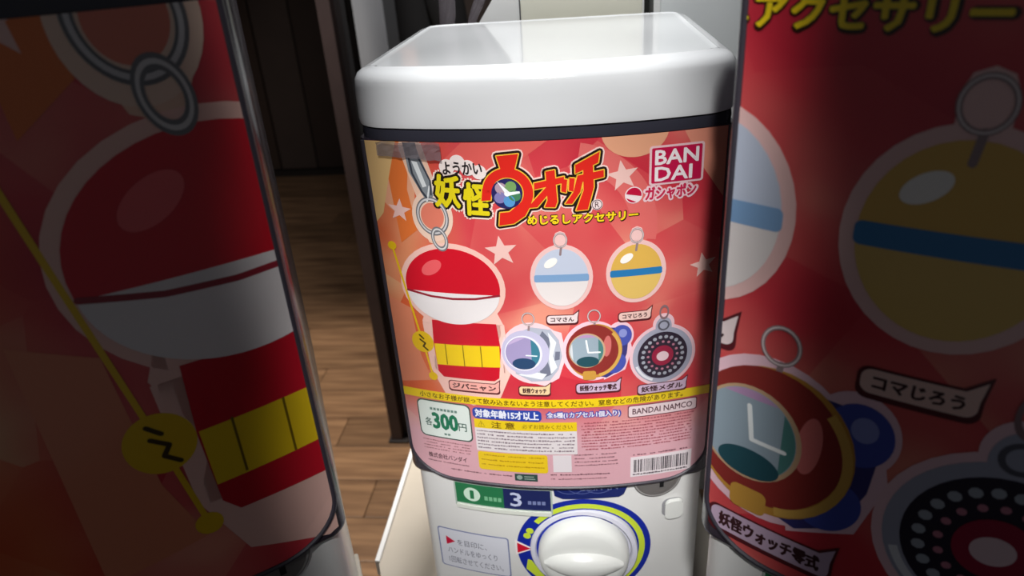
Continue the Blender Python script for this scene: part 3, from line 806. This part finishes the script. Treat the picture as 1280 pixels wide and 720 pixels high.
o = link('edge_trim', bm, mat('bright_white_trim', (250, 250, 250), 0.25), st); o['label'] = 'bright white edge trim'

# ================================================================ CENTRAL MACHINE
MX = -0.023
root = empty('capsule_machine', (MX, 0, 0), 'white central capsule machine, sharp and brightly lit, with full red poster', 'machine')
machine_parts(root); protos = list(root.children)
rim(root)
g0 = poster_ground('poster_ground', (0.085, 0.042), -0.09, 3.0)
po = poster_sheet(root, g0)
art(po)
cover(root)
# crumpled clear tape at the poster's upper left corner
bm = bmesh.new(); rnd = random.Random(3)
V = [[None] * 4 for _ in range(12)]
for i in range(12):
    for j in range(4):
        x = (O(-136) + i * 4.2) / 1000; z = (279.5 + j * 3.2 - (0.25 * i if j == 0 else 0) + rnd.uniform(-.8, .8)) / 1000
        V[i][j] = bm.verts.new((x, bow(x) - 0.0028 - rnd.uniform(0, .0016), z))
for i in range(11):
    for j in range(3): bm.faces.new((V[i][j], V[i + 1][j], V[i + 1][j + 1], V[i][j + 1]))
o = link('clear_tape', bm, film, root); o['label'] = 'crumpled clear tape at the upper left corner'


def copy_tree(o, parent):
    c = o.copy(); COL.objects.link(c); c.parent = parent
    for ch in o.children: copy_tree(ch, c)
    return c


def neighbour(corner, side, phi, dz, label):
    # corner: world xy of the front corner facing the gap; side +1 = that corner is the machine's own right
    c, s = math.cos(phi), math.sin(phi)
    lx, ly = side * 0.127, 0.024
    ox, oy = corner[0] - (lx * c - ly * s), corner[1] - (lx * s + ly * c)
    r = empty('capsule_machine', (ox, oy, dz), label, 'machine', rz=phi)
    for p in protos: copy_tree(p, r)
    rim(r)
    return r


DZ = 0.105
left = neighbour((-0.139, -0.150), 1, 0.42, DZ, 'dim nearer capsule machine at the left, poster with key ring and gold thread')
gl_ = poster_ground('poster_ground_left', (-1.0, -2.0), 0.0, 9.0)
pl_ = poster_sheet(left, gl_)
# enlarged artwork; the machine shows to us between its centre and right edge
kk = 1.78
art(pl_, T=(kk, O(-100), 170, 92, 168), parts=('ground', 'stars', 'clasp', 'charm', 'thread'))
art(pl_, T=(1.9, O(-36), 127, -72, 175), parts=('silver_watch',), clip=(-122.5, -2.8, -8, 288.6))
cover(left)
right = neighbour((0.066, -0.146), -1, -0.40, DZ, 'dim nearer capsule machine at the right, poster with tan capsule charm and red watch')
gr_ = poster_ground('poster_ground_right', (-1.0, -2.0), -1.0, 5.0)
pr_ = poster_sheet(right, gr_)
art(pr_, T=(1.85, O(20), 180, -76, 172), parts=('stars', 'watchword', 'subtitle', 'pale_charm', 'tan_charm', 'red_watch', 'medal', 'maker'))
cover(right)


def cabinet(m, label):
    c = empty('display_cabinet', (m.location.x, m.location.y, FLZ), label, 'cabinet', rz=m.rotation_euler.z)
    top = DZ - 0.2656 - FLZ
    bm = bmesh.new(); box(bm, -0.124, 0.124, 0.012, 0.262, 0.05, top - 0.02); link('cabinet_body', bm, mat('stand_white', (216, 214, 210)), c)
    bm = bmesh.new(); box(bm, -0.126, 0.126, 0.006, 0.266, top - 0.02, top, 0.002); link('cabinet_top', bm, mat('beige_laminate', (206, 196, 182)), c)
    bm = bmesh.new(); box(bm, -0.115, 0.115, 0.03, 0.25, 0, 0.05); link('plinth', bm, mat('dark_skirting', (34, 28, 26)), c)
    bm = bmesh.new(); box(bm, -0.118, 0.118, 0.004, 0.012, 0.07, top - 0.03, 0.001)
    d = link('door', bm, mat('stand_white', (216, 214, 210)), c)
    bm = bmesh.new(); tube(bm, [(0.095, -0.004, 0.38), (0.095, -0.008, 0.40), (0.095, -0.008, 0.48), (0.095, -0.004, 0.50)], 0.003)
    link('handle', bm, mat('pale_metal', (206, 204, 202)), d)


cabinet(left, 'white cabinet carrying the dim left capsule machine')
cabinet(right, 'white cabinet carrying the dim right capsule machine')

# ================================================================ DARK POST beside the stand
p = empty('wooden_post', (-0.545, 1.18, FLZ), 'dark brown wooden post standing on the floor left of the central machine', 'post')
dark = mat('dark_brown_wood', (52, 40, 40), 0.5, noise=0.3, scale=14)
bm = bmesh.new(); box(bm, -0.022, 0.010, -0.02, 0.03, 0.0, 2.6, 0.002); link('front_board', bm, dark, p)
bm = bmesh.new(); box(bm, 0.0102, 0.024, 0.005, 0.04, 0.0, 2.6, 0.001); link('rear_board', bm, mat('near_black_wood', (26, 20, 22), 0.6), p)
bm = bmesh.new(); box(bm, -0.03, 0.03, -0.028, 0.045, 0.0, 0.008, 0.002); link('foot_plate', bm, mat('near_black_wood', (26, 20, 22)), p)

# grey square column behind
bm = bmesh.new(); box(bm, -0.037, 0.037, -0.06, 0.06, 0, 3.0, 0.004)
col = link('grey_column', bm, mat('grey_paint', (120, 122, 128), 0.5, noise=0.08, scale=4))
col.location = (-0.487, 1.34, FLZ)
tag(col, 'grey square column in the background, top left of the central lid', 'column')

# ================================================================ WHITE DISPLAY UNITS behind the lid
def rear_unit(x0, x1, y0, label, curved, panel_rgb):
    u = empty('rear_display_unit', ((x0 + x1) / 2, y0, -0.2662), label, 'display')
    cx = (x0 + x1) / 2; a, b_ = x0 - cx, x1 - cx; L = 0.334 + 0.2665
    pts = [(b_, 0), (b_, L + 0.5)]
    if curved:
        pts += [(a + 0.03, L + 0.5), (a + 0.03, L + 0.04)]
        for k in range(1, 8):
            t = k / 7; pts.append((a + 0.03 * (1 - t), L + 0.04 - 0.042 * t))
        pts += [(a, L - 0.02), (a, 0)]
    else:
        pts += [(a, L + 0.5), (a, 0)]
    bm = bmesh.new()
    f = [bm.verts.new((x, 0, z)) for x, z in pts]; g = [bm.verts.new((x, 0.2, z)) for x, z in pts]
    n = len(pts)
    for i in range(n): bm.faces.new((f[i], f[(i + 1) % n], g[(i + 1) % n], g[i]))
    bm.faces.new(f); bm.faces.new(g); bmesh.ops.recalc_face_normals(bm, faces=bm.faces)
    link('housing', bm, white_body, u)
    a2 = a + 0.042 if curved else a + 0.006
    bm = bmesh.new(); box(bm, a2, b_ - 0.002, -0.004, 0, L - 0.05, L + 0.49, 0.001)
    link('front_panel', bm, mat('panel_%d%d%d' % panel_rgb, panel_rgb, 0.3), u)
    if curved:
        bm = bmesh.new(); box(bm, a2 - 0.0014, a2 - 0.0004, -0.0015, 0.001, L - 0.05, L + 0.49); link('seam', bm, mat('seam_dark', (60, 60, 62), 0.6), u)
    return u


rear_unit(-0.095, 0.0655, 0.285, 'white rear display unit with curved foot and cream panel behind the central lid', True, (224, 222, 206))
rear_unit(0.0745, 0.16, 0.285, 'plain white rear display unit right of the narrow black gap', False, (226, 230, 230))
bm = bmesh.new(); box(bm, 0.066, 0.074, 0.33, 0.335, 0, 1.15)
g = link('gap_strip', bm, mat('gap_black', (30, 30, 28), 0.6)); g.location = (0, 0, -0.2665)
tag(g, 'narrow blackish strip between the two white rear display units', 'strip')

# ================================================================ PLASTIC BAGS hanging behind the lid
def bag(loc_, w_, h_, seed, label, tilt=0.0):
    rnd = random.Random(seed); bm = bmesh.new(); L = []
    for j in range(12):
        t = j / 11; rad = w_ * (0.35 + 0.65 * math.sin(math.pi * (0.15 + 0.75 * t)))
        L.append([(tilt * t + rad * math.cos(2 * math.pi * k / 16) * rnd.uniform(.75, 1.1), rad * .5 * math.sin(2 * math.pi * k / 16) * rnd.uniform(.75, 1.1), h_ * t) for k in range(16)])
    rings(bm, L)
    o = link('plastic_bag', bm, film, None); o.location = loc_
    return tag(o, label, 'bag')


bag((-0.131, 0.300, 0.30), 0.009, 0.14, 5, 'small crumpled clear plastic bag hanging behind the rear left corner of the lid', 0.01)
bag((-0.111, 0.296, 0.315), 0.006, 0.12, 8, 'thin crumpled clear plastic wrap beside the curved foot of the rear unit', 0.055)

# ================================================================ PERSON in black, seen past the lid's rear corner
def skin_mesh(name, nodes, edges, m, parent, sub=2, root_i=0):
    me = bpy.data.meshes.new(name)
    me.from_pydata([n[0] for n in nodes], edges, [])
    o = bpy.data.objects.new(name, me); COL.objects.link(o)
    md = o.modifiers.new('skin', 'SKIN'); md.use_smooth_shade = True
    for i, n in enumerate(nodes):
        r = n[1] if isinstance(n[1], tuple) else (n[1], n[1])
        me.skin_vertices[0].data[i].radius = r
        me.skin_vertices[0].data[i].use_root = (i == root_i)
    s = o.modifiers.new('sub', 'SUBSURF'); s.levels = sub; s.render_levels = sub
    me.materials.append(m)
    dg = bpy.context.evaluated_depsgraph_get(); dg.update()
    nm = bpy.data.meshes.new_from_object(o.evaluated_get(dg))
    o.modifiers.clear(); o.data = nm
    nm.polygons.foreach_set('use_smooth', [True] * len(nm.polygons))
    if parent: o.parent = parent
    return o


per = empty('person', (-0.58, 1.92, FLZ), 'person in black coat and navy trousers standing behind the machine', 'person', rz=R(150))
skinm = mat('skin', (206, 150, 128), 0.5)
N = [((0, 0, .92), (.15, .11)), ((0, 0, 1.10), (.13, .10)), ((0, .0, 1.28), (.16, .11)), ((0, .01, 1.42), (.11, .08)), ((0, .01, 1.49), .05), ((0, -.015, 1.57), (.07, .08)), ((0, -.02, 1.66), (.075, .09)), ((0, -.01, 1.72), (.05, .06)),
     ((.17, .01, 1.39), .05), ((.22, .0, 1.14), .042), ((.20, -.16, .99), .033), ((.19, -.21, .96), (.03, .018)),
     ((-.17, .01, 1.39), .05), ((-.23, .02, 1.12), .042), ((-.24, -.03, .88), .033), ((-.24, -.05, .81), (.03, .018)),
     ((.09, 0, .86), .09), ((.10, -.01, .48), .058), ((.10, .02, .09), .04), ((.10, -.12, .035), .035),
     ((-.09, 0, .86), .09), ((-.10, -.01, .48), .058), ((-.10, .02, .09), .04), ((-.10, -.12, .035), .035)]
E = [(0, 1), (1, 2), (2, 3), (3, 4), (4, 5), (5, 6), (6, 7), (3, 8), (8, 9), (9, 10), (10, 11), (3, 12), (12, 13), (13, 14), (14, 15), (0, 16), (16, 17), (17, 18), (18, 19), (0, 20), (20, 21), (21, 22), (22, 23)]
for base_i, sgn in ((11, 1), (15, -1)):
    b0 = Vector(N[base_i][0]); d = (b0 - Vector(N[base_i - 1][0])).normalized()
    sd = Vector((0, 1, 0)).cross(d).normalized() if abs(d.y) < .8 else Vector((1, 0, 0))
    for k, ln in enumerate((.062, .072, .067, .054)):
        off = sd * (.021 - .014 * k)
        a = len(N); N.append((tuple(b0 + off + d * .02), .0095)); N.append((tuple(b0 + off * 1.2 + d * (.02 + ln * .55)), .0085)); N.append((tuple(b0 + off * 1.2 + d * (.015 + ln) + Vector((0, -.012, -.004))), .0075))
        E += [(base_i, a), (a, a + 1), (a + 1, a + 2)]
    a = len(N); N.append((tuple(b0 + sd * .035 + d * .0), .011)); N.append((tuple(b0 + sd * .052 + d * .03), .0095)); E += [(base_i, a), (a, a + 1)]
skin_mesh('body', N, E, skinm, per)
T_ = [((0, 0, .96), (.165, .125)), ((.09, 0, .86), .105), ((.10, -.01, .48), .078), ((.10, .02, .12), .066), ((-.09, 0, .86), .105), ((-.10, -.01, .48), .078), ((-.10, .02, .12), .066)]
skin_mesh('trousers', T_, [(0, 1), (1, 2), (2, 3), (0, 4), (4, 5), (5, 6)], mat('navy_cloth', (24, 26, 44), 0.9), per)
K_ = [((0, 0, .84), (.20, .155)), ((0, 0, 1.10), (.17, .135)), ((0, .0, 1.28), (.19, .135)), ((0, .01, 1.43), (.12, .09)), ((.18, .01, 1.39), .068), ((.22, .0, 1.14), .06), ((.203, -.13, 1.01), .048), ((-.18, .01, 1.39), .068), ((-.23, .02, 1.12), .06), ((-.238, -.02, .93), .048)]
skin_mesh('coat', K_, [(0, 1), (1, 2), (2, 3), (3, 4), (4, 5), (5, 6), (3, 7), (7, 8), (8, 9)], mat('black_cloth', (14, 13, 16), 0.9), per)
bm = bmesh.new(); bmesh.ops.create_uvsphere(bm, u_segments=20, v_segments=14, radius=1)
for v in bm.verts: v.co = (v.co.x * .088, v.co.y * .10 + .012, v.co.z * .105 + 1.675)
bmesh.ops.bisect_plane(bm, geom=bm.verts[:] + bm.edges[:] + bm.faces[:], plane_co=(0, -.05, 1.66), plane_no=(0, -1, -.55), clear_outer=True)
link('hair', bm, mat('dark_hair', (30, 24, 22), 0.5), per, True)
for sx in (-1, 1):
    bm = bmesh.new(); bmesh.ops.create_uvsphere(bm, u_segments=12, v_segments=8, radius=.011)
    bmesh.ops.translate(bm, vec=(sx * .03, -.098, 1.645), verts=bm.verts); link('eye', bm, mat('eye_dark', (40, 30, 28), 0.3), per, True)
    bm = bmesh.new(); bmesh.ops.create_uvsphere(bm, u_segments=12, v_segments=8, radius=1)
    for v in bm.verts: v.co = (v.co.x * .008 + sx * .078, v.co.y * .018, v.co.z * .03 + 1.63)
    link('ear', bm, skinm, per, True)
    bm = bmesh.new(); box(bm, sx * .10 - .045, sx * .10 + .045, -.19, .07, 0, .07, .02); link('shoe', bm, mat('near_black_wood', (26, 20, 22)), per, True)
bm = bmesh.new(); bmesh.ops.create_cone(bm, cap_ends=True, segments=10, radius1=.016, radius2=.005, depth=.045)
bmesh.ops.translate(bm, vec=(0, -.112, 1.62), verts=bm.verts); link('nose', bm, skinm, per, True)
bm = bmesh.new(); box(bm, -.022, .022, -.106, -.09, 1.572, 1.582, .004); link('mouth', bm, mat('lips', (170, 90, 86), 0.5), per, True)
